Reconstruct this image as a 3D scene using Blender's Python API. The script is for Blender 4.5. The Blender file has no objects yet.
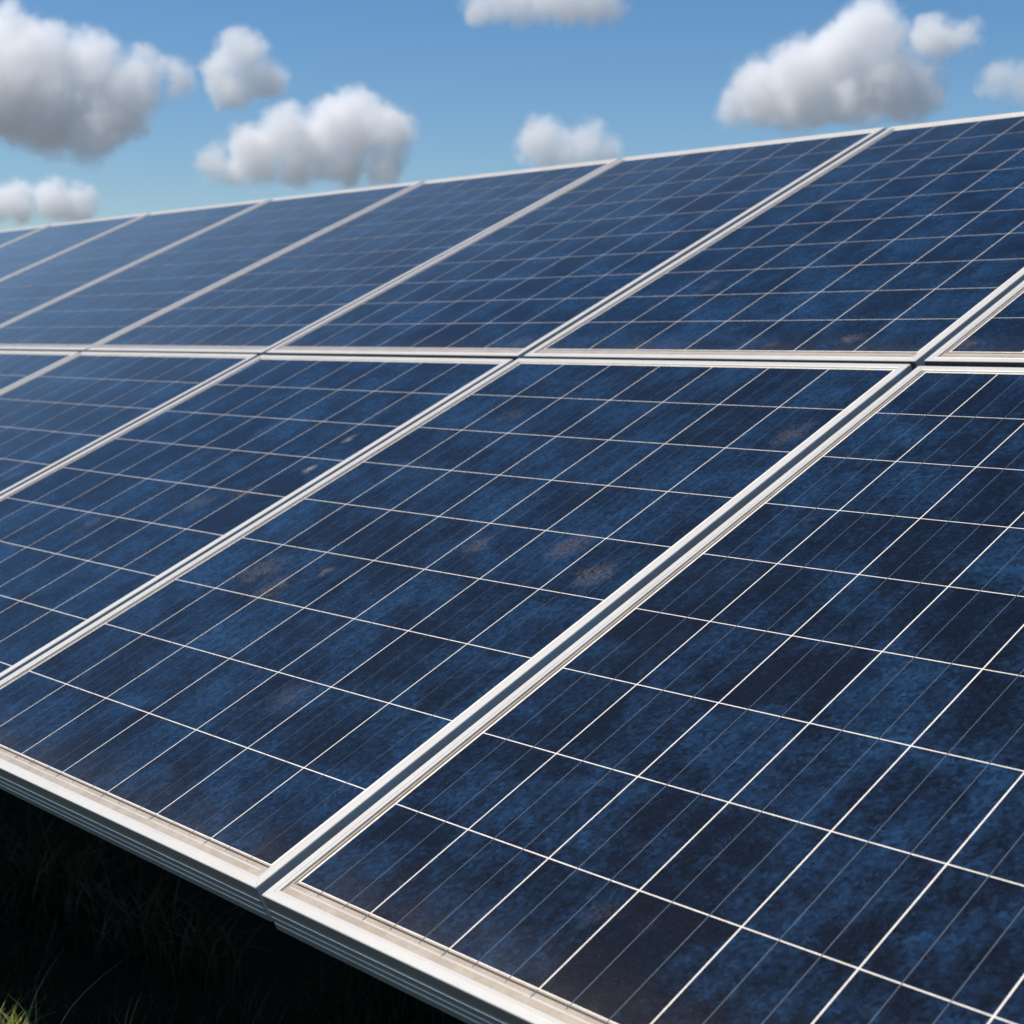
import bpy, bmesh, math, random
import numpy as np
from mathutils import Vector, Matrix, noise as mnoise

random.seed(7); np.random.seed(7)
SC = bpy.context.scene
COL = SC.collection
PI = math.pi

# ------------------------------------------------------------------ camera, sky, sun, exposure
T = 0.4175                 # tilt of the array (radians)
H = 0.86                   # height of the lower panel edge above the ground
YAW, PITCH = 0.82463, -0.11358
CAM = Vector((2.9114, -1.1783, 0.7432 + H))
F = Vector((-math.sin(YAW) * math.cos(PITCH), math.cos(YAW) * math.cos(PITCH), math.sin(PITCH)))
R = Vector((math.cos(YAW), math.sin(YAW), 0))
U = R.cross(F)
FPX = 1536.0

cd = bpy.data.cameras.new('camera'); cam = bpy.data.objects.new('camera', cd); COL.objects.link(cam)
cam.location = CAM
cam.rotation_euler = (PI / 2 + PITCH, 0, YAW)
cd.sensor_width = 36; cd.lens = FPX / 1024 * 36
cd.clip_start = 0.05; cd.clip_end = 20000
cd.dof.use_dof = True
cd.dof.focus_distance = 2.45
cd.dof.aperture_fstop = 6.8
cd.dof.aperture_blades = 9
SC.camera = cam

SUN = Vector((-0.26, -0.325, 0.83)).normalized()
sd = bpy.data.lights.new('sun', 'SUN'); so = bpy.data.objects.new('sun', sd); COL.objects.link(so)
sd.energy = 4.6; sd.angle = math.radians(0.5); sd.color = (1, 0.94, 0.84)
so.rotation_euler = SUN.to_track_quat('Z', 'Y').to_euler()
so.location = (0, 0, 20)

W = bpy.data.worlds.new('World'); SC.world = W; W.use_nodes = True
wn = W.node_tree.nodes; wl = W.node_tree.links
bg = wn['Background']
sk = wn.new('ShaderNodeTexSky'); sk.sky_type = 'NISHITA'; sk.sun_disc = False
sk.sun_elevation = math.asin(SUN.z); sk.sun_rotation = math.atan2(SUN.x, SUN.y)
sk.altitude = 300; sk.air_density = 1.0; sk.dust_density = 0.7; sk.ozone_density = 4.0
hs = wn.new('ShaderNodeHueSaturation'); hs.inputs['Saturation'].default_value = 1.24; hs.inputs['Hue'].default_value = 0.500
wl.new(sk.outputs[0], hs.inputs['Color']); wl.new(hs.outputs[0], bg.inputs[0]); bg.inputs[1].default_value = 0.106

SC.view_settings.view_transform = 'Standard'; SC.view_settings.look = 'None'
SC.view_settings.exposure = 0.04; SC.view_settings.gamma = 1.0
SC.render.engine = 'CYCLES'
cy = SC.cycles
cy.use_denoising = True
cy.max_bounces = 18; cy.volume_bounces = 12; cy.diffuse_bounces = 3; cy.glossy_bounces = 4
cy.volume_step_rate = 0.5; cy.volume_max_steps = 256
cy.sample_clamp_indirect = 6

# ------------------------------------------------------------------ helpers
class NT:
    def __init__(s, name):
        s.m = bpy.data.materials.new(name); s.m.use_nodes = True
        s.n = s.m.node_tree.nodes; s.l = s.m.node_tree.links
        s.b = s.n.get('Principled BSDF')
    def new(s, t, **k):
        q = s.n.new(t)
        for a, v in k.items(): setattr(q, a, v)
        return q
    def put(s, sock, v):
        if isinstance(v, bpy.types.NodeSocket): s.l.new(v, sock)
        elif isinstance(v, (tuple, list)) and len(v) == 3 and sock.type == 'RGBA': sock.default_value = (*v, 1)
        else: sock.default_value = v
    def math(s, op, a, b=0.0, c=0.0, clamp=False):
        q = s.new('ShaderNodeMath', operation=op); q.use_clamp = clamp
        for i, v in enumerate((a, b, c)): s.put(q.inputs[i], v)
        return q.outputs[0]
    def vmath(s, op, a, b=(0, 0, 0)):
        q = s.new('ShaderNodeVectorMath', operation=op)
        s.put(q.inputs[0], a); s.put(q.inputs[1], b)
        return q.outputs[1] if op in ('DISTANCE', 'LENGTH', 'DOT_PRODUCT') else q.outputs[0]
    def mapr(s, v, a, b, c=0.0, d=1.0, smooth=False):
        q = s.new('ShaderNodeMapRange'); q.interpolation_type = 'SMOOTHSTEP' if smooth else 'LINEAR'
        for i, x in enumerate((v, a, b, c, d)): s.put(q.inputs[i], x)
        return q.outputs[0]
    def mix(s, f, a, b, mode='MIX'):
        q = s.new('ShaderNodeMix', data_type='RGBA', blend_type=mode)
        s.put(q.inputs[0], f); s.put(q.inputs[6], a); s.put(q.inputs[7], b)
        return q.outputs[2]
    def noise(s, v, scale, detail=3, rough=0.5, dist=0.0):
        q = s.new('ShaderNodeTexNoise'); s.put(q.inputs['Vector'], v)
        q.inputs['Scale'].default_value = scale; q.inputs['Detail'].default_value = detail
        q.inputs['Roughness'].default_value = rough; q.inputs['Distortion'].default_value = dist
        return q.outputs[0]
    def obj_coord(s, scatter=True, scale=(1, 1, 1)):
        o = s.new('ShaderNodeTexCoord').outputs['Object']
        if scatter:
            r = s.new('ShaderNodeObjectInfo').outputs['Random']
            c = s.new('ShaderNodeCombineXYZ')
            s.put(c.inputs[0], s.math('MULTIPLY', r, 37.0)); s.put(c.inputs[1], s.math('MULTIPLY', r, 91.0))
            s.put(c.inputs[2], s.math('MULTIPLY', r, 13.0))
            o2 = s.vmath('ADD', o, c.outputs[0])
            if scale != (1, 1, 1): o2 = s.vmath('MULTIPLY', o2, scale)
            return o, o2
        return o, o

def tag(o, label=None, cat=None, group=None, kind=None):
    if label: o['label'] = label
    if cat: o['category'] = cat
    if group: o['group'] = group
    if kind: o['kind'] = kind
    return o

def empty(name, loc=(0, 0, 0), rot=(0, 0, 0)):
    o = bpy.data.objects.new(name, None); COL.objects.link(o)
    o.location = loc; o.rotation_euler = rot; o.empty_display_size = 0.1
    return o

def link_mesh(name, me, mat=None, parent=None):
    if mat is not None and not me.materials: me.materials.append(mat)
    o = bpy.data.objects.new(name, me); COL.objects.link(o)
    if parent is not None: o.parent = parent
    return o

def from_lists(name, V, Fc, mat, smooth=False):
    me = bpy.data.meshes.new(name); me.from_pydata(V, [], Fc); me.update()
    me.materials.append(mat)
    if smooth: me.shade_smooth()
    return me

def box_mesh(name, boxes, mat):
    V, Q = [], []
    for (x0, y0, z0, x1, y1, z1) in boxes:
        b = len(V)
        V += [(x0, y0, z0), (x1, y0, z0), (x1, y1, z0), (x0, y1, z0), (x0, y0, z1), (x1, y0, z1), (x1, y1, z1), (x0, y1, z1)]
        Q += [tuple(b + i for i in q) for q in ((3, 2, 1, 0), (4, 5, 6, 7), (0, 1, 5, 4), (1, 2, 6, 5), (2, 3, 7, 6), (3, 0, 4, 7))]
    return from_lists(name, V, Q, mat)

# ------------------------------------------------------------------ materials
def mat_cells(spots=()):
    s = NT('polycrystalline_cells'); b = s.b
    o, p = s.obj_coord()
    att = s.new('ShaderNodeAttribute', attribute_name='cell_tone').outputs['Fac']
    sep = s.new('ShaderNodeSeparateXYZ'); s.put(sep.inputs[0], o)
    st = s.vmath('MULTIPLY', p, (2.2, 0.9, 1))
    blot = s.noise(p, 6.5, 5, 0.62, 0.3)                      # cloudy blue blotches
    streak = s.noise(s.vmath('MULTIPLY', p, (26, 3.2, 1)), 1.6, 5, 0.7)   # streaks that run down the slope
    vor = s.new('ShaderNodeTexVoronoi'); s.put(vor.inputs['Vector'], p); vor.inputs['Scale'].default_value = 150
    cr = s.new('ShaderNodeSeparateColor'); s.l.new(vor.outputs['Color'], cr.inputs[0])
    grain = s.noise(p, 330, 4, 0.75)
    k = s.mapr(blot, 0.32, 0.74, 0, 1, True)
    k = s.math('ADD', s.math('MULTIPLY', k, 0.78), s.mapr(streak, 0.30, 0.72, -0.22, 0.24))
    k = s.math('ADD', k, s.math('MULTIPLY', s.math('SUBTRACT', att, 0.5), 0.50))
    k = s.math('ADD', k, s.math('MULTIPLY', s.math('SUBTRACT', cr.outputs[0], 0.5), 0.30), clamp=True)
    col = s.mix(k, (0.0014, 0.0028, 0.0085), (0.0088, 0.0340, 0.0820))
    # crystal facets and a sandy sparkle of brighter grains
    gain = s.math('ADD', s.mapr(cr.outputs[1], 0, 1, 0.50, 1.50), s.math('MULTIPLY', s.math('SUBTRACT', grain, 0.5), 1.6), clamp=False)
    col = s.mix(1.0, col, s.math('MAXIMUM', gain, 0.25), 'MULTIPLY')
    spark = s.math('MULTIPLY', s.mapr(s.noise(p, 360, 3, 0.6), 0.60, 0.74), s.mapr(s.noise(p, 16, 3, 0.6), 0.36, 0.66, 0.15, 1.0), clamp=True)
    col = s.mix(s.math('MULTIPLY', spark, 0.75), col, (0.028, 0.075, 0.150))
    # brownish very dark cells
    brown = s.math('MULTIPLY', s.mapr(att, 0.22, 0.02), s.mapr(s.noise(p, 5, 3), 0.35, 0.6), clamp=True)
    col = s.mix(s.math('MULTIPLY', brown, 0.7), col, (0.0042, 0.0036, 0.0052))
    # fine dust specks
    sp = s.noise(p, 520, 3, 0.7)
    dm = s.noise(p, 9, 4, 0.6)
    dust = s.math('MULTIPLY', s.mapr(sp, 0.56, 0.74), s.mapr(dm, 0.35, 0.65, 0.2, 0.9), clamp=True)
    col = s.mix(s.math('MULTIPLY', dust, 0.30), col, (0.060, 0.095, 0.15))
    # pale dried-rain film
    film = s.math('MULTIPLY', s.mapr(s.noise(s.vmath('MULTIPLY', p, (1.4, 1, 1)), 13, 6, 0.7, 0.5), 0.60, 0.78), 0.13, clamp=True)
    col = s.mix(film, col, (0.09, 0.15, 0.25))
    # brown mud smears, sparse
    mask = s.mapr(s.noise(s.vmath('MULTIPLY', p, (1.0, 0.75, 1)), 4.6, 2, 0.4), 0.70, 0.78)
    gr = s.mapr(s.noise(p, 260, 4, 0.8), 0.44, 0.66)
    mud = s.math('MULTIPLY', s.math('MULTIPLY', mask, gr), 0.55, clamp=True)
    col = s.mix(mud, col, (0.20, 0.145, 0.10))
    # dirt that has washed down to the lower edge
    low = s.mapr(sep.outputs[1], 0.19, 0.045)
    low = s.math('MULTIPLY', s.math('POWER', low, 2.2), s.mapr(s.noise(p, 14, 5, 0.7), 0.3, 0.7, 0.15, 1.0))
    low = s.math('MULTIPLY', low, s.mapr(grain, 0.3, 0.7, 0.25, 0.8), clamp=True)
    col = s.mix(s.math('MULTIPLY', low, 0.30), col, (0.17, 0.135, 0.105))
    for (sx, sy, rx, ry, amt, sc_) in spots:
        q = s.vmath('MULTIPLY', s.vmath('SUBTRACT', o, (sx, sy, 0)), (1 / rx, 1 / ry, 0))
        rr = s.math('ADD', s.vmath('LENGTH', q), s.math('MULTIPLY', s.math('SUBTRACT', s.noise(o, 38, 4, 0.7), 0.5), 2.2))
        mm = s.math('MULTIPLY', s.mapr(rr, 1.1, 0.1, 0, 1, True), s.mapr(s.noise(s.vmath('MULTIPLY', o, (1, 0.6, 1)), 230, 4, 0.8), 0.42, 0.62, 0.0, 1.0))
        col = s.mix(s.math('MULTIPLY', mm, amt * 0.52, clamp=True), col, sc_)
    # pale sky sheen mixed into the colour, stronger the flatter the view
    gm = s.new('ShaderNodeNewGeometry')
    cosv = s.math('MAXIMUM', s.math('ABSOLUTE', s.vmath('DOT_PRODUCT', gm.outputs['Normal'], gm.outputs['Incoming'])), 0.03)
    sky_sheen = s.math('MULTIPLY', s.math('SUBTRACT', s.math('DIVIDE', 1.0, cosv), 3.9), s.mapr(s.noise(p, 3.0, 3), 0.3, 0.7, 0.050, 0.066))
    col = s.mix(s.math('MINIMUM', s.math('MAXIMUM', sky_sheen, 0.0), 0.42), col, (0.36, 0.44, 0.48))
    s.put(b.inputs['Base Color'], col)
    s.put(b.inputs['Roughness'], 0.6)
    b.inputs['Specular IOR Level'].default_value = 0.06
    b.inputs['Coat Weight'].default_value = 0.9
    b.inputs['Coat IOR'].default_value = 1.26
    b.inputs['Sheen Weight'].default_value = 0.15; b.inputs['Sheen Roughness'].default_value = 0.12
    b.inputs['Sheen Tint'].default_value = (0.85, 0.9, 1.0, 1)
    s.put(b.inputs['Coat Roughness'], s.mapr(blot, 0.3, 0.7, 0.05, 0.12))
    bump = s.new('ShaderNodeBump'); bump.inputs['Strength'].default_value = 0.10; bump.inputs['Distance'].default_value = 0.0006
    s.put(bump.inputs['Height'], s.noise(p, 330, 3, 0.6)); s.l.new(bump.outputs[0], b.inputs['Normal'])
    return s.m

def mat_sheet():
    s = NT('backsheet_under_glass'); b = s.b
    o, p = s.obj_coord()
    c = s.mix(s.mapr(s.noise(p, 22, 5, 0.7), 0.35, 0.7), (0.50, 0.42, 0.32), (0.36, 0.28, 0.20))
    c = s.mix(s.mapr(s.noise(p, 300, 3, 0.7), 0.45, 0.75, 0, 0.35), c, (0.25, 0.19, 0.14))
    sp = s.new('ShaderNodeSeparateXYZ'); s.put(sp.inputs[0], o)
    inside = s.math('MULTIPLY', s.math('GREATER_THAN', sp.outputs[1], 0.0455), s.math('GREATER_THAN', sp.outputs[0], 0.0275))
    c = s.mix(inside, c, s.mix(s.mapr(s.noise(p, 60, 4, 0.7), 0.4, 0.8), (0.88, 0.81, 0.72), (0.66, 0.57, 0.47)))
    s.put(b.inputs['Base Color'], c); b.inputs['Roughness'].default_value = 0.5
    b.inputs['Coat Weight'].default_value = 0.9; b.inputs['Coat Roughness'].default_value = 0.12; b.inputs['Coat IOR'].default_value = 1.42
    return s.m

def mat_alu(name='anodised_aluminium', base=0.68, rough=0.36, tint=(1, 0.945, 0.86), metal=0.18):
    s = NT(name); b = s.b
    o, p = s.obj_coord()
    n1 = s.noise(p, 9, 5, 0.65); n2 = s.noise(s.vmath('MULTIPLY', p, (30, 30, 30)), 12, 3, 0.6)
    hi = tuple(base * t for t in tint); lo = tuple(base * 0.80 * t for t in (1, 0.95, 0.87))
    c = s.mix(s.mapr(n1, 0.42, 0.74), hi, lo)
    c = s.mix(s.mapr(n2, 0.55, 0.78, 0, 0.45), c, (0.40, 0.34, 0.27))
    s.put(b.inputs['Base Color'], c); b.inputs['Metallic'].default_value = metal
    s.put(b.inputs['Roughness'], s.mapr(n1, 0.3, 0.7, rough - 0.05, rough + 0.12))
    bump = s.new('ShaderNodeBump'); bump.inputs['Strength'].default_value = 0.12; bump.inputs['Distance'].default_value = 0.0005
    s.put(bump.inputs['Height'], s.noise(p, 240, 3, 0.6)); s.l.new(bump.outputs[0], b.inputs['Normal'])
    return s.m

def mat_plain(name, col, rough=0.6, metal=0.0, coat=0.0, amp=0.25, scale=30):
    s = NT(name); b = s.b
    o, p = s.obj_coord()
    c = s.mix(s.mapr(s.noise(p, scale, 4, 0.65), 0.3, 0.7), tuple(x * (1 - amp) for x in col), tuple(min(1, x * (1 + amp)) for x in col))
    s.put(b.inputs['Base Color'], c); b.inputs['Roughness'].default_value = rough; b.inputs['Metallic'].default_value = metal
    b.inputs['Coat Weight'].default_value = coat; b.inputs['Coat Roughness'].default_value = 0.12
    return s.m

TAN = (0.25, 0.195, 0.14); PALE = (0.36, 0.34, 0.32); BLUE = (0.03, 0.09, 0.20)
SPOTS = {(0, 0): [(1.06, 0.855, .045, .05, .75, TAN), (0.24, 0.69, .06, .07, .6, TAN), (0.345, 0.64, .05, .06, .5, TAN), (0.424, 0.724, .016, .03, .95, TAN),
                  (0.71, 0.89, .035, .05, .5, TAN), (0.275, 1.435, .04, .05, .4, TAN), (1.095, 1.42, .04, .06, .55, TAN), (0.766, 0.371, .05, .06, .3, TAN),
                  (0.62, 0.55, .09, .08, .35, BLUE), (0.8, 1.18, .08, .12, .3, BLUE), (0.66, 0.10, .09, .07, .4, BLUE)],
         (0, -1): [(1.037, 1.268, .018, .03, 1.7, PALE), (1.072, 1.104, .018, .025, 1.7, PALE), (0.87, 0.9, .05, .06, .5, TAN), (0.597, 0.75, .04, .06, .4, TAN), (0.98, .97, .05, .05, .35, TAN)],
         (0, 1): [(0.12, 0.95, .09, .08, .5, BLUE), (0.55, 0.45, .1, .1, .3, BLUE), (0.75, 0.30, .05, .04, .5, BLUE)],
         (1, 0): [(0.936, 0.115, .035, .035, .9, TAN), (0.745, 0.08, .03, .03, .5, TAN), (0.275, 0.456, .03, .06, .45, TAN), (0.349, 0.07, .06, .03, .4, TAN)],
         (1, -1): [(1.10, 0.088, .06, .04, .5, TAN)], (1, 1): [(0.045, 0.09, .03, .04, .6, TAN)]}
M_CELL = mat_cells(); M_CELLS = {k: mat_cells(v) for k, v in SPOTS.items()}; M_SHEET = mat_sheet(); M_ALU = mat_alu()
M_RIB = mat_plain('tinned_ribbon', (0.10, 0.125, 0.16), 0.45, 0.3, 0.9)
M_RIBB = mat_plain('bright_tinned_ribbon', (0.60, 0.54, 0.46), 0.4, 0.1, 0.9, 0.12)
M_SEAL = mat_plain('dark_sealant', (0.03, 0.026, 0.022), 0.6, 0, 0)
M_SHADE = mat_alu('gap_shade_frame_wall', 0.10, 0.5, (0.9, 1.0, 1.0), 0.3)  # top row's front wall, darkened in colour for the shade in the row gap
M_WALL = mat_alu('shade_toned_frame_wall', 0.48, 0.42, (0.90, 1.0, 0.93), 0.6)  # front wall's shade and grass reflection put into its colour
M_SIDE = mat_alu('sky_shade_frame_wall', 0.50, 0.42, (0.76, 0.95, 1.12), 0.5)  # side walls tinted with the sky-lit shade of the panel gaps
M_RIDGE = mat_alu('glint_ridge', 0.95, 0.35, (1, 0.92, 0.78), 0.25)  # light caught by the ribs, painted as a paler, warmer colour
M_GALV = mat_alu('galvanised_steel', 0.07, 0.45, (0.95, 1.0, 1.03), 0.8)

# ------------------------------------------------------------------ ground
def mat_ground():
    s = NT('soil_and_thatch'); b = s.b
    o, p = s.obj_coord(False)
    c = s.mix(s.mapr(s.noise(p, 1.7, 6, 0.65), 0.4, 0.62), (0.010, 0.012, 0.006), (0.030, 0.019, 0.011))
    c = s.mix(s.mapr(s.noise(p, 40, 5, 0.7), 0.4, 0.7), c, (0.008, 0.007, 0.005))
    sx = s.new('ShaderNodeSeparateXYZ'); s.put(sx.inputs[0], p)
    field = s.mix(s.mapr(s.noise(p, 0.9, 6, 0.7), 0.35, 0.65), (0.075, 0.090, 0.040), (0.13, 0.125, 0.085))  # unseen pale field, added to bounce light up under the clouds
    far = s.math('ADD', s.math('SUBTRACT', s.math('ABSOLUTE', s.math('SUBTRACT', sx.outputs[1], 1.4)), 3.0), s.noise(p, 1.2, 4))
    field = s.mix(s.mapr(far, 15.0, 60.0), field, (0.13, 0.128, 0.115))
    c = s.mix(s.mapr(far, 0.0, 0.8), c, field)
    s.put(b.inputs['Base Color'], c); b.inputs['Roughness'].default_value = 0.95; b.inputs['Specular IOR Level'].default_value = 0.1
    bump = s.new('ShaderNodeBump'); bump.inputs['Strength'].default_value = 0.6; bump.inputs['Distance'].default_value = 0.03
    s.put(bump.inputs['Height'], s.noise(p, 18, 6, 0.7)); s.l.new(bump.outputs[0], b.inputs['Normal'])
    return s.m
gx = [-6000, -600, -60] + [-20 + 0.5 * i for i in range(81)] + [60, 600, 6000]
V = []; Q = []
for y in gx:
    for x in gx:
        z = 0.03 * mnoise.noise(Vector((x * 0.8, y * 0.8, 0))) if abs(x) < 50 and abs(y) < 50 else 0
        V.append((x, y, z))
n = len(gx)
for j in range(n - 1):
    for i in range(n - 1): Q.append((j * n + i, j * n + i + 1, (j + 1) * n + i + 1, (j + 1) * n + i))
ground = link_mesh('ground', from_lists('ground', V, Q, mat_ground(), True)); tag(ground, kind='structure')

# ------------------------------------------------------------------ one framed panel
PW = 1.17; PITCH_U = 1.19; CW = 0.1591; CX0 = 0.030
ZG = -0.0022                                    # the laminate lies just under the frame's flange
DEPTH = 0.060
# cross-section of the frame rail: (distance inward from the outer edge, height)
def rail_profile(ribs):
    P = [(0.024, -DEPTH + 0.0015), (0.024, -DEPTH), (0.0, -DEPTH)]
    z = -DEPTH
    for zc in ((-0.0475, -0.0365, -0.0235) if ribs else ()):      # raised ribs along the outer wall
        P += [(0.0, zc - 0.0010), (-0.0011, zc - 0.0004), (-0.0011, zc), (0.0, zc + 0.0003)]
    P += [(0.0, -0.0010), (0.0003, 0.0004), (0.0012, 0.0012)]
    P += [(0.0128, 0.0014), (0.0136, 0.0006), (0.0146, 0.0005), (0.0154, 0.0010), (0.0178, 0.0009), (0.0190, 0.0002), (0.0196, -0.0030)]
    return P
PROF = rail_profile(True); PLAIN = rail_profile(False)

def rail(name, a, b, inward, parent, row=0):
    """a, b: outer corner points (x, y); inward: unit vector pointing inside."""
    a = Vector((*a, 0)); b = Vector((*b, 0)); d = (b - a).normalized(); inn = Vector((*inward, 0))
    V, Q = [], []
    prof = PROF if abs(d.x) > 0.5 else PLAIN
    N = len(prof)
    for end, sg in ((a, 1), (b, -1)):
        for (q, z) in prof:
            p = end + inn * q + d * (sg * (q + 0.00015 if q >= 0 else 0.007))
            V.append((p.x, p.y, z))
    flip = d.cross(inn).z < 0
    for i in range(N - 1):
        f = (i, i + 1, N + i + 1, N + i)
        Q.append(f if not flip else f[::-1])
    me = from_lists('rail', V, Q, M_ALU)
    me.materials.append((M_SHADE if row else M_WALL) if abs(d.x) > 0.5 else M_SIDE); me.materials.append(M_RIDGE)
    for i, pl in enumerate(me.polygons):
        (q0, z0), (q1, z1) = prof[i], prof[i + 1]
        if z1 <= -0.0009 and q0 < 0.001 and q1 < 0.001 and not (q1 < 0 or q0 < 0): pl.material_index = 1
        if q0 < 0 or q1 < 0: pl.material_index = 2
    o = link_mesh('frame_rail', me, None, parent)
    return o

def cells_mesh(L, cy0, ch, rows, seed, darker=0.0, mat=None):
    rg = random.Random(seed)
    V, Q, tone = [], [], []
    gx_, gy_ = 0.00125, 0.0011
    for r in range(rows):
        for c in range(7):
            x0 = CX0 + c * CW + gx_; x1 = CX0 + (c + 1) * CW - gx_
            y0 = cy0 + r * ch + gy_; y1 = cy0 + (r + 1) * ch - gy_
            b = len(V); V += [(x0, y0, ZG), (x1, y0, ZG), (x1, y1, ZG), (x0, y1, ZG)]
            Q.append((b, b + 1, b + 2, b + 3)); tone.append(min(1, max(0, rg.gauss(0.52 - darker, 0.16))))
    me = from_lists('cells', V, Q, mat or M_CELL)
    at = me.attributes.new('cell_tone', 'FLOAT', 'FACE')
    at.data.foreach_set('value', tone)
    return me

def panel(k, row, label, group, detailed):
    rg = random.Random(k * 31 + row * 977)
    if row == 0: L, v0, cy0, ch, rows = 1.739, -0.046, 0.046, 0.1855, 9
    else: L, v0, cy0, ch, rows = 1.800, 1.711, 0.0515, 0.1712, 10
    u0 = k * PITCH_U - 0.012
    if row == 0 and k == 1: v0 -= 0.003
    jv = rg.uniform(-0.0012, 0.0012)
    n0 = rg.uniform(-0.0008, 0.0008)
    v = v0 + jv
    t = empty('solar_panel', (u0, v * math.cos(T) - n0 * math.sin(T), v * math.sin(T) + n0 * math.cos(T) + H), (T + rg.uniform(-0.0006, 0.0006), rg.uniform(-0.0006, 0.0006), 0))
    tag(t, label, 'solar panel', group)
    # frame rails
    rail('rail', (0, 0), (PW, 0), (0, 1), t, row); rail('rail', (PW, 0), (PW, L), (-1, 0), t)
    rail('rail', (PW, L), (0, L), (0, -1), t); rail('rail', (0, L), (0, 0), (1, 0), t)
    # backsheet slab under the glass
    sh = link_mesh('backsheet', box_mesh('backsheet', [(0.018, 0.018, ZG - 0.0065, PW - 0.018, L - 0.018, ZG - 0.0003)], M_SHEET), None, t)
    x1 = CX0 + 7 * CW; y1 = cy0 + rows * ch
    cells = link_mesh('cell_grid', cells_mesh(L, cy0, ch, rows, k * 13 + row * 101, 0.12 if (row == 0 and k >= 1) else 0.0, M_CELLS.get((row, k))), None, t)
    # dark sealant line under the lowest cells and beside the left-hand cells
    zz = ZG
    link_mesh('sealant_line', box_mesh('seal', [(CX0 - 0.001, cy0 - 0.0062, zz - 0.0005, x1 + 0.001, cy0 - 0.0034, zz)], M_SEAL), None, t)
    link_mesh('sealant_line', box_mesh('seal', [(CX0 - 0.0062, cy0 - 0.0062, zz - 0.0002, CX0 - 0.0040, y1, zz)], M_SEAL), None, t)
    link_mesh('bus_ribbon', box_mesh('rib', [(CX0 - 0.004, cy0 - 0.0160, zz - 0.0005, x1 - 0.004, cy0 - 0.0128, zz + 0.0001)], M_RIBB), None, t)
    if detailed:
        for c in range(7):
            for fr in (0.335, 0.70):
                x = CX0 + (c + fr) * CW; w = 0.00055 if k >= 1 else 0.0003
                link_mesh('busbar', box_mesh('busbar', [(x - w, cy0 - 0.010, ZG - 0.0002, x + w, y1 - 0.001, ZG + 0.00012)], M_RIB), None, t)
        for c in range(1, 7):                     # ribbon tips that cross the pale margin
            x = CX0 + c * CW; w = 0.0009
            link_mesh('ribbon_tip', box_mesh('tip', [(x - w, cy0 - 0.0150, ZG - 0.0004, x + w, cy0 - 0.0015, ZG + 0.0002)], M_RIB), None, t)
    return t

LOW = {2: 'bottom row panel beyond the right edge, right of the nearest panel',
       1: 'nearest and darkest bottom row solar panel, filling the lower right corner',
       0: 'bottom row solar panel with brown mud smears, directly left of the nearest dark panel',
       -1: 'bottom row solar panel with two pale specks, two left of the nearest dark panel',
       -2: 'bottom row solar panel three places left of the nearest one, pale blue',
       -3: 'small corner of the farthest visible bottom row solar panel at the left edge',
       -4: 'bottom row solar panel beyond the left edge, farthest along the row'}
UPP = {2: 'top row panel beyond the right edge of the view',
       1: 'sliver of top row solar panel at the right edge, right of the wide slanting seam',
       0: 'large top row solar panel at upper right with tan smudge near its lower edge',
       -1: 'top row solar panel one place left of the one with the tan smudge',
       -2: 'top row solar panel two places left of the one with the tan smudge',
       -3: 'blurred top row solar panel under the long flat-bottomed cloud, fourth from the right',
       -4: 'blurred pale top row solar panel, fifth from the right edge',
       -5: 'narrow blurred top row solar panel, second whole one from the left edge',
       -6: 'far left blurred top row solar panel, below the low small cloud',
       -7: 'farthest top row solar panel, a thin pale wedge at the left edge',
       -8: 'top row solar panel beyond the left edge, last of the row'}
for k in range(2, -5, -1): panel(k, 0, LOW[k], 'solar panels of the bottom row', k >= 0)
for k in range(2, -9, -1): panel(k, 1, UPP[k], 'solar panels of the top row', False)

# ------------------------------------------------------------------ mounting rack under the panels
rack = empty('mounting_rack', (0, 0, H), (T, 0, 0))
tag(rack, 'grey steel rack of rafters and posts hidden in shade beneath the panels', 'rack')
for k in range(-8, 4):
    uc = k * PITCH_U - 0.022
    lo = -0.02 if k > -5 else 1.73
    link_mesh('rafter', box_mesh('rafter', [(uc - 0.03, 0.045, -0.135, uc + 0.03, 3.42, -0.064)], M_GALV), None, rack)
for v in (0.42, 1.32, 2.2, 3.1):
    link_mesh('purlin', box_mesh('purlin', [(-9.6, v - 0.03, -0.215, 3.6, v + 0.03, -0.1365)], M_GALV), None, rack)
for k in range(-8, 4, 2):
    uc = k * PITCH_U + 0.4
    for v in (1.32, 3.1):
        y = v * math.cos(T) + 0.18 * math.sin(T); z = v * math.sin(T) + H - 0.18 * math.cos(T)
        p = link_mesh('post', box_mesh('post', [(uc - 0.045, y - 0.03, -0.3, uc + 0.045, y + 0.03, z)], M_GALV), None, rack)
        p.matrix_parent_inverse = (Matrix.Translation((0, 0, H)) @ Matrix.Rotation(T, 4, 'X')).inverted()

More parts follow.
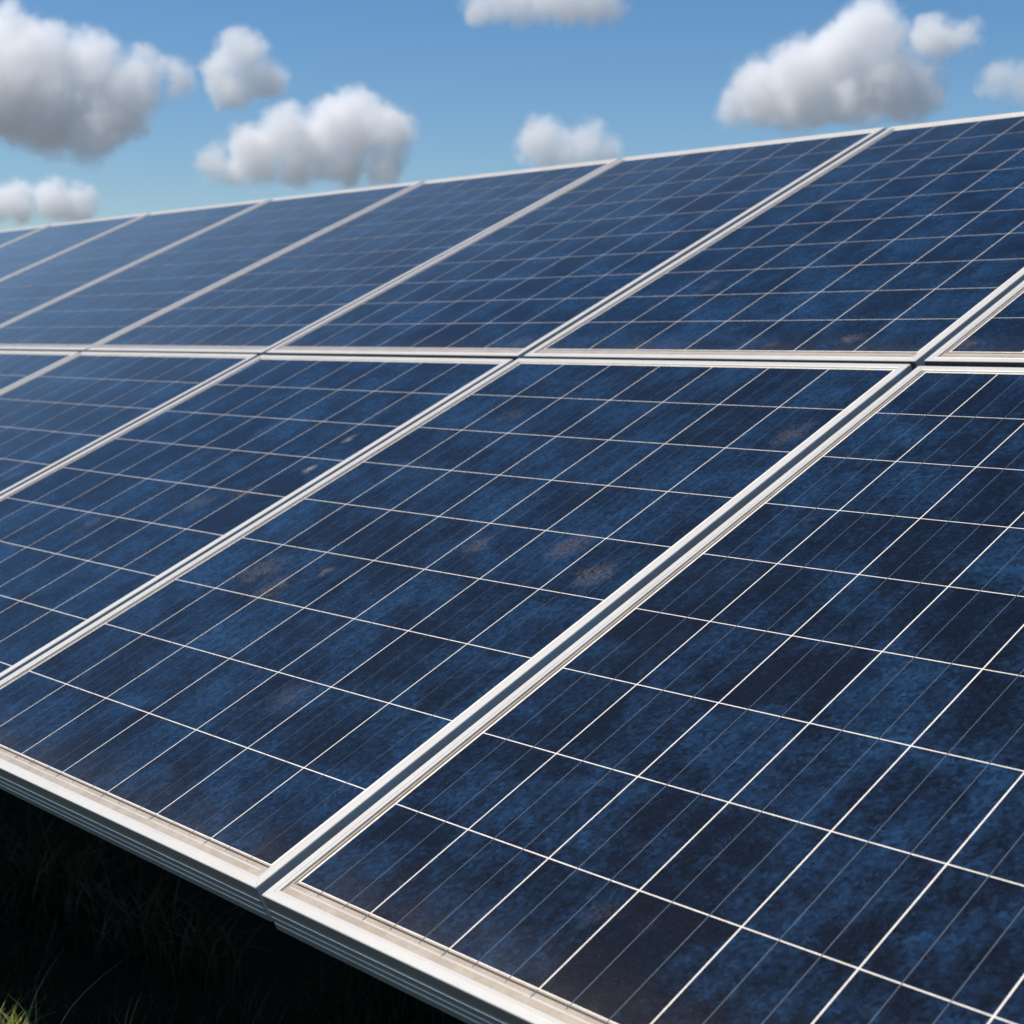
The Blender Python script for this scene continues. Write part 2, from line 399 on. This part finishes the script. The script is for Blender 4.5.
# ------------------------------------------------------------------ grass
def mat_grass(name, a, b_, c_):
    s = NT(name); b = s.b
    at = s.new('ShaderNodeAttribute', attribute_name='tone').outputs['Fac']
    col = s.mix(s.mapr(at, 0.0, 0.55), a, b_); col = s.mix(s.mapr(at, 0.78, 1.0), col, c_)
    s.put(b.inputs['Base Color'], col); b.inputs['Roughness'].default_value = 0.55
    b.inputs['Specular IOR Level'].default_value = 0.3
    tr = s.new('ShaderNodeBsdfTranslucent'); s.put(tr.inputs[0], s.mix(0.5, col, (0.10, 0.16, 0.02)))
    ms = s.new('ShaderNodeMixShader'); ms.inputs[0].default_value = 0.3
    out = s.n['Material Output']
    s.l.new(b.outputs[0], ms.inputs[1]); s.l.new(tr.outputs[0], ms.inputs[2]); s.l.new(ms.outputs[0], out.inputs[0])
    return s.m
M_GRASS = mat_grass('shaded_grass', (0.004, 0.007, 0.002), (0.008, 0.012, 0.003), (0.018, 0.014, 0.008))  # shade under the array put into a near-black blade colour

def blades(name, xs, ys, hs, ws, lean, az, tone, mat, segs=3):
    n = len(xs); S = segs
    V = np.zeros((n, (S + 1) * 2, 3), np.float32)
    dx = np.cos(az); dy = np.sin(az); px = -dy; py = dx
    for i in range(S + 1):
        f = i / S; w = ws * (1 - f ** 1.6) * 0.5 + 0.0002
        off = lean * hs * f ** 2; z = hs * (f - 0.25 * lean * f ** 2)
        cx = xs + dx * off; cy_ = ys + dy * off
        V[:, 2 * i, 0] = cx - px * w; V[:, 2 * i, 1] = cy_ - py * w; V[:, 2 * i, 2] = z
        V[:, 2 * i + 1, 0] = cx + px * w; V[:, 2 * i + 1, 1] = cy_ + py * w; V[:, 2 * i + 1, 2] = z
    base = (np.arange(n) * (S + 1) * 2)[:, None, None]
    q = np.array([[2 * i, 2 * i + 1, 2 * i + 3, 2 * i + 2] for i in range(S)])[None]
    Fc = (base + q).reshape(-1)
    me = bpy.data.meshes.new(name)
    me.vertices.add(n * (S + 1) * 2); me.vertices.foreach_set('co', V.reshape(-1))
    me.loops.add(len(Fc)); me.loops.foreach_set('vertex_index', Fc.astype(np.int32))
    me.polygons.add(n * S); me.polygons.foreach_set('loop_start', (np.arange(n * S) * 4).astype(np.int32))
    me.polygons.foreach_set('loop_total', np.full(n * S, 4, np.int32))
    me.update(calc_edges=True); me.validate()
    at = me.attributes.new('tone', 'FLOAT', 'FACE'); at.data.foreach_set('value', np.repeat(tone, S).astype(np.float32))
    me.materials.append(mat)
    return me
def rnd(n, a, b): return np.random.uniform(a, b, n)
N = 90000
xs = rnd(N, -7.5, 4); ys = rnd(N, -3.2, 3.0)
keep = np.array([mnoise.noise(Vector((x * 1.3, y * 1.3, 3))) > -0.32 + 0.25 * random.random() for x, y in zip(xs, ys)])
xs, ys = xs[keep], ys[keep]; n = len(xs)
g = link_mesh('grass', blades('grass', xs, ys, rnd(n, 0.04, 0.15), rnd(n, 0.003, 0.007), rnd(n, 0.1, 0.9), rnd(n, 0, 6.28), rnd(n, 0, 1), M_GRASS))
tag(g, 'dark green grass on the shaded ground below the panels', 'grass', kind='stuff')

# a leafy weed and some bent seed stems that reach out into the sun
def ray_ground(px, py, z=0.0):
    d = F + R * ((px - 512) / FPX) - U * ((py - 512) / FPX)
    return CAM + d * ((z - CAM.z) / d.z)
M_WEED = mat_grass('sunlit_grass', (0.09, 0.13, 0.012), (0.17, 0.20, 0.02), (0.28, 0.27, 0.06))  # sunlight on the corner clump put into a brighter blade colour
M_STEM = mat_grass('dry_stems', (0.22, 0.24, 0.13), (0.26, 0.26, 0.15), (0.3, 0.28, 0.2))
def tuft(name, label, cat, p, n, h0, h1, w0, w1, spread, mat, lean=(0.2, 1.0), segs=6):
    r = np.random.uniform(0, 1, n) ** 0.7 * spread; a = rnd(n, 0, 6.28)
    me = blades(name, r * np.cos(a), r * np.sin(a), rnd(n, h0, h1), rnd(n, w0, w1), rnd(n, *lean), rnd(n, 0, 6.28), rnd(n, 0, 1), mat, segs)
    o = link_mesh(name, me); o.location = (p.x, p.y, 0); tag(o, label, cat); return o
p = ray_ground(-14, 1072)
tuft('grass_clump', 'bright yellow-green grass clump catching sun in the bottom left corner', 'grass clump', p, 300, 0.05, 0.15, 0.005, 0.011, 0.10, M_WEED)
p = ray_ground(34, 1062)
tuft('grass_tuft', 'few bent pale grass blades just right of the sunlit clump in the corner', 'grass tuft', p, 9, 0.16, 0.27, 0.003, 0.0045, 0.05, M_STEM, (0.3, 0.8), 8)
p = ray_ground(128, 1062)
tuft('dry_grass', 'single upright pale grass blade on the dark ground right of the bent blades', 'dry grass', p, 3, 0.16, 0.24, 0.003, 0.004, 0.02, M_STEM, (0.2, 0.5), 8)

M_DEAD = mat_grass('dead_weeds', (0.05, 0.026, 0.012), (0.035, 0.018, 0.009), (0.06, 0.033, 0.018))
for wx, wy in ((38, 852), (84, 872), (150, 905), (196, 930)):
    p = ray_ground(wx, wy, 0.12)
    w = link_mesh('dead_weed', blades('dead_weed', *(lambda r, a: (r * np.cos(a), r * np.sin(a)))(rnd(60, 0, 0.16), rnd(60, 0, 6.28)), rnd(60, 0.1, 0.26), rnd(60, 0.004, 0.012), rnd(60, 0.2, 1.2), rnd(60, 0, 6.28), rnd(60, 0, 1), M_DEAD, 4))
    w.location = (p.x, p.y, 0)
    tag(w, 'faint dead brown weed in the deep shade below the left panel edge', 'weed', 'dead weeds in the shade below the panels')

# ------------------------------------------------------------------ clouds
DIST = 900.0
def cloud(name, label, lobes, dens=1.0, dist=DIST, seed=0):
    """lobes: (azimuth-ish px, py, radius px): turned into real positions about 900 m out."""
    rg = random.Random(seed)
    sc = dist / FPX
    pts = []
    for (x, y, r) in lobes:
        d = F + R * ((x - 512) / FPX) - U * ((y - 512) / FPX)
        pts.append((CAM + d * dist + F * rg.uniform(-0.4, 0.4) * r * sc, (r + 6) * sc))
        for _ in range(2):
            a = rg.uniform(-0.2, PI + 0.2)
            o_ = (R * math.cos(a) + U * math.sin(a)) * r * 0.75 + F * rg.uniform(-0.6, 0.3) * r
            pts.append((CAM + d * dist + o_ * sc, r * sc * rg.uniform(0.42, 0.6)))
    cen = sum((p for p, _ in pts), Vector()) / len(pts)
    rel = [(p - cen, r) for p, r in pts]
    bm = bmesh.new()
    for q, r in rel:
        bmesh.ops.create_icosphere(bm, subdivisions=3, radius=r * 1.12 + 5, matrix=Matrix.Translation(q))
    me = bpy.data.meshes.new('cloud_raw'); bm.to_mesh(me); bm.free()
    tmp = bpy.data.objects.new('tmp', me); COL.objects.link(tmp)
    md = tmp.modifiers.new('r', 'REMESH'); md.mode = 'VOXEL'; md.voxel_size = 2.6
    dg = bpy.context.evaluated_depsgraph_get()
    m2 = bpy.data.meshes.new_from_object(tmp.evaluated_get(dg)); m2.name = 'cloud'
    bpy.data.objects.remove(tmp); bpy.data.meshes.remove(me)
    # material: density from the lobes' distance field, broken up with noise
    s = NT('cloud_vapour'); s.n.remove(s.b)
    o = s.new('ShaderNodeTexCoord').outputs['Object']
    warp = s.new('ShaderNodeTexNoise'); s.put(warp.inputs['Vector'], o); warp.inputs['Scale'].default_value = 0.035; warp.inputs['Detail'].default_value = 2
    oo = s.vmath('ADD', o, s.vmath('MULTIPLY', s.vmath('SUBTRACT', warp.outputs[1], (0.5, 0.5, 0.5)), (12, 12, 12)))
    dcur = None
    for q, r in rel:
        dd = s.math('SUBTRACT', s.vmath('DISTANCE', oo, tuple(q)), r)
        if dcur is None: dcur = dd
        else: dcur = s.math('SMOOTH_MIN', dcur, dd, 3.0)
    nz = s.noise(o, 0.05, 8, 0.70)
    dd = s.math('ADD', dcur, s.math('MULTIPLY', s.math('SUBTRACT', nz, 0.505), 46.0))
    den = s.math('MULTIPLY', s.mapr(dd, 3.5, -9.0, 0, 1, True), 0.12 * dens)
    v = s.new('ShaderNodeVolumePrincipled')
    v.inputs['Color'].default_value = (1, 1, 1, 1); v.inputs['Anisotropy'].default_value = 0.1
    s.put(v.inputs['Density'], den)
    s.l.new(v.outputs[0], s.n['Material Output'].inputs['Volume'])
    m2.materials.clear(); m2.materials.append(s.m)
    c = link_mesh(name, m2); c.location = cen
    tag(c, label, 'cloud', 'scattered cumulus clouds')
    return c
CL = [
 ('big grey-based cloud at the top left corner with a small arm to its right',
  [(8, 42, 30), (45, 72, 36), (90, 70, 30), (55, 108, 38), (108, 105, 30), (95, 138, 20), (0, 95, 40), (-35, 70, 45), (145, 76, 16), (177, 80, 11), (132, 90, 20)], 1.0),
 ('small upright cloud beside the big top left cloud', [(243, 58, 19), (222, 72, 14), (262, 78, 16), (240, 88, 15), (228, 90, 14)], 0.8),
 ('long flat-bottomed cloud with a tall right end, above the far panels',
  [(350, 122, 27), (385, 134, 22), (322, 138, 22), (288, 138, 22), (252, 150, 18), (218, 164, 11), (385, 162, 17), (300, 162, 18), (340, 162, 18), (262, 167, 12), (320, 168, 12), (235, 168, 9)], 1.0),
 ('small low cloud at the left edge just above the panels', [(18, 203, 14), (52, 200, 16), (80, 204, 12), (-12, 206, 14)], 0.8),
 ('cloud cut off by the top edge, left of centre', [(520, 2, 16), (565, -8, 24), (605, 0, 15), (482, 2, 12), (500, 0, 14), (542, -2, 18), (590, -4, 18)], 0.7),
 ('small round cloud touching the top edge of the panels near the centre', [(540, 140, 17), (562, 150, 15), (588, 144, 16), (606, 150, 8), (575, 158, 9), (545, 156, 10)], 0.6),
 ('largest cloud at the upper right, heaped high with a grey base',
  [(868, 34, 30), (838, 62, 32), (800, 78, 30), (762, 92, 26), (735, 106, 14), (880, 78, 32), (918, 88, 20), (928, 44, 13), (960, 36, 11), (838, 104, 18), (790, 104, 20), (760, 112, 12), (815, 112, 12), (865, 108, 14), (900, 105, 12), (944, 38, 13)], 1.0),
 ('small faint cloud at the right edge beside the largest cloud', [(998, 80, 13), (1026, 84, 15), (1050, 78, 14)], 0.3),
]
for i, (lab, lobes, dn) in enumerate(CL): cloud('cloud', lab, lobes, dn, (900, 1150, 1000, 1500, 1000, 1200, 900, 1300)[i], i)
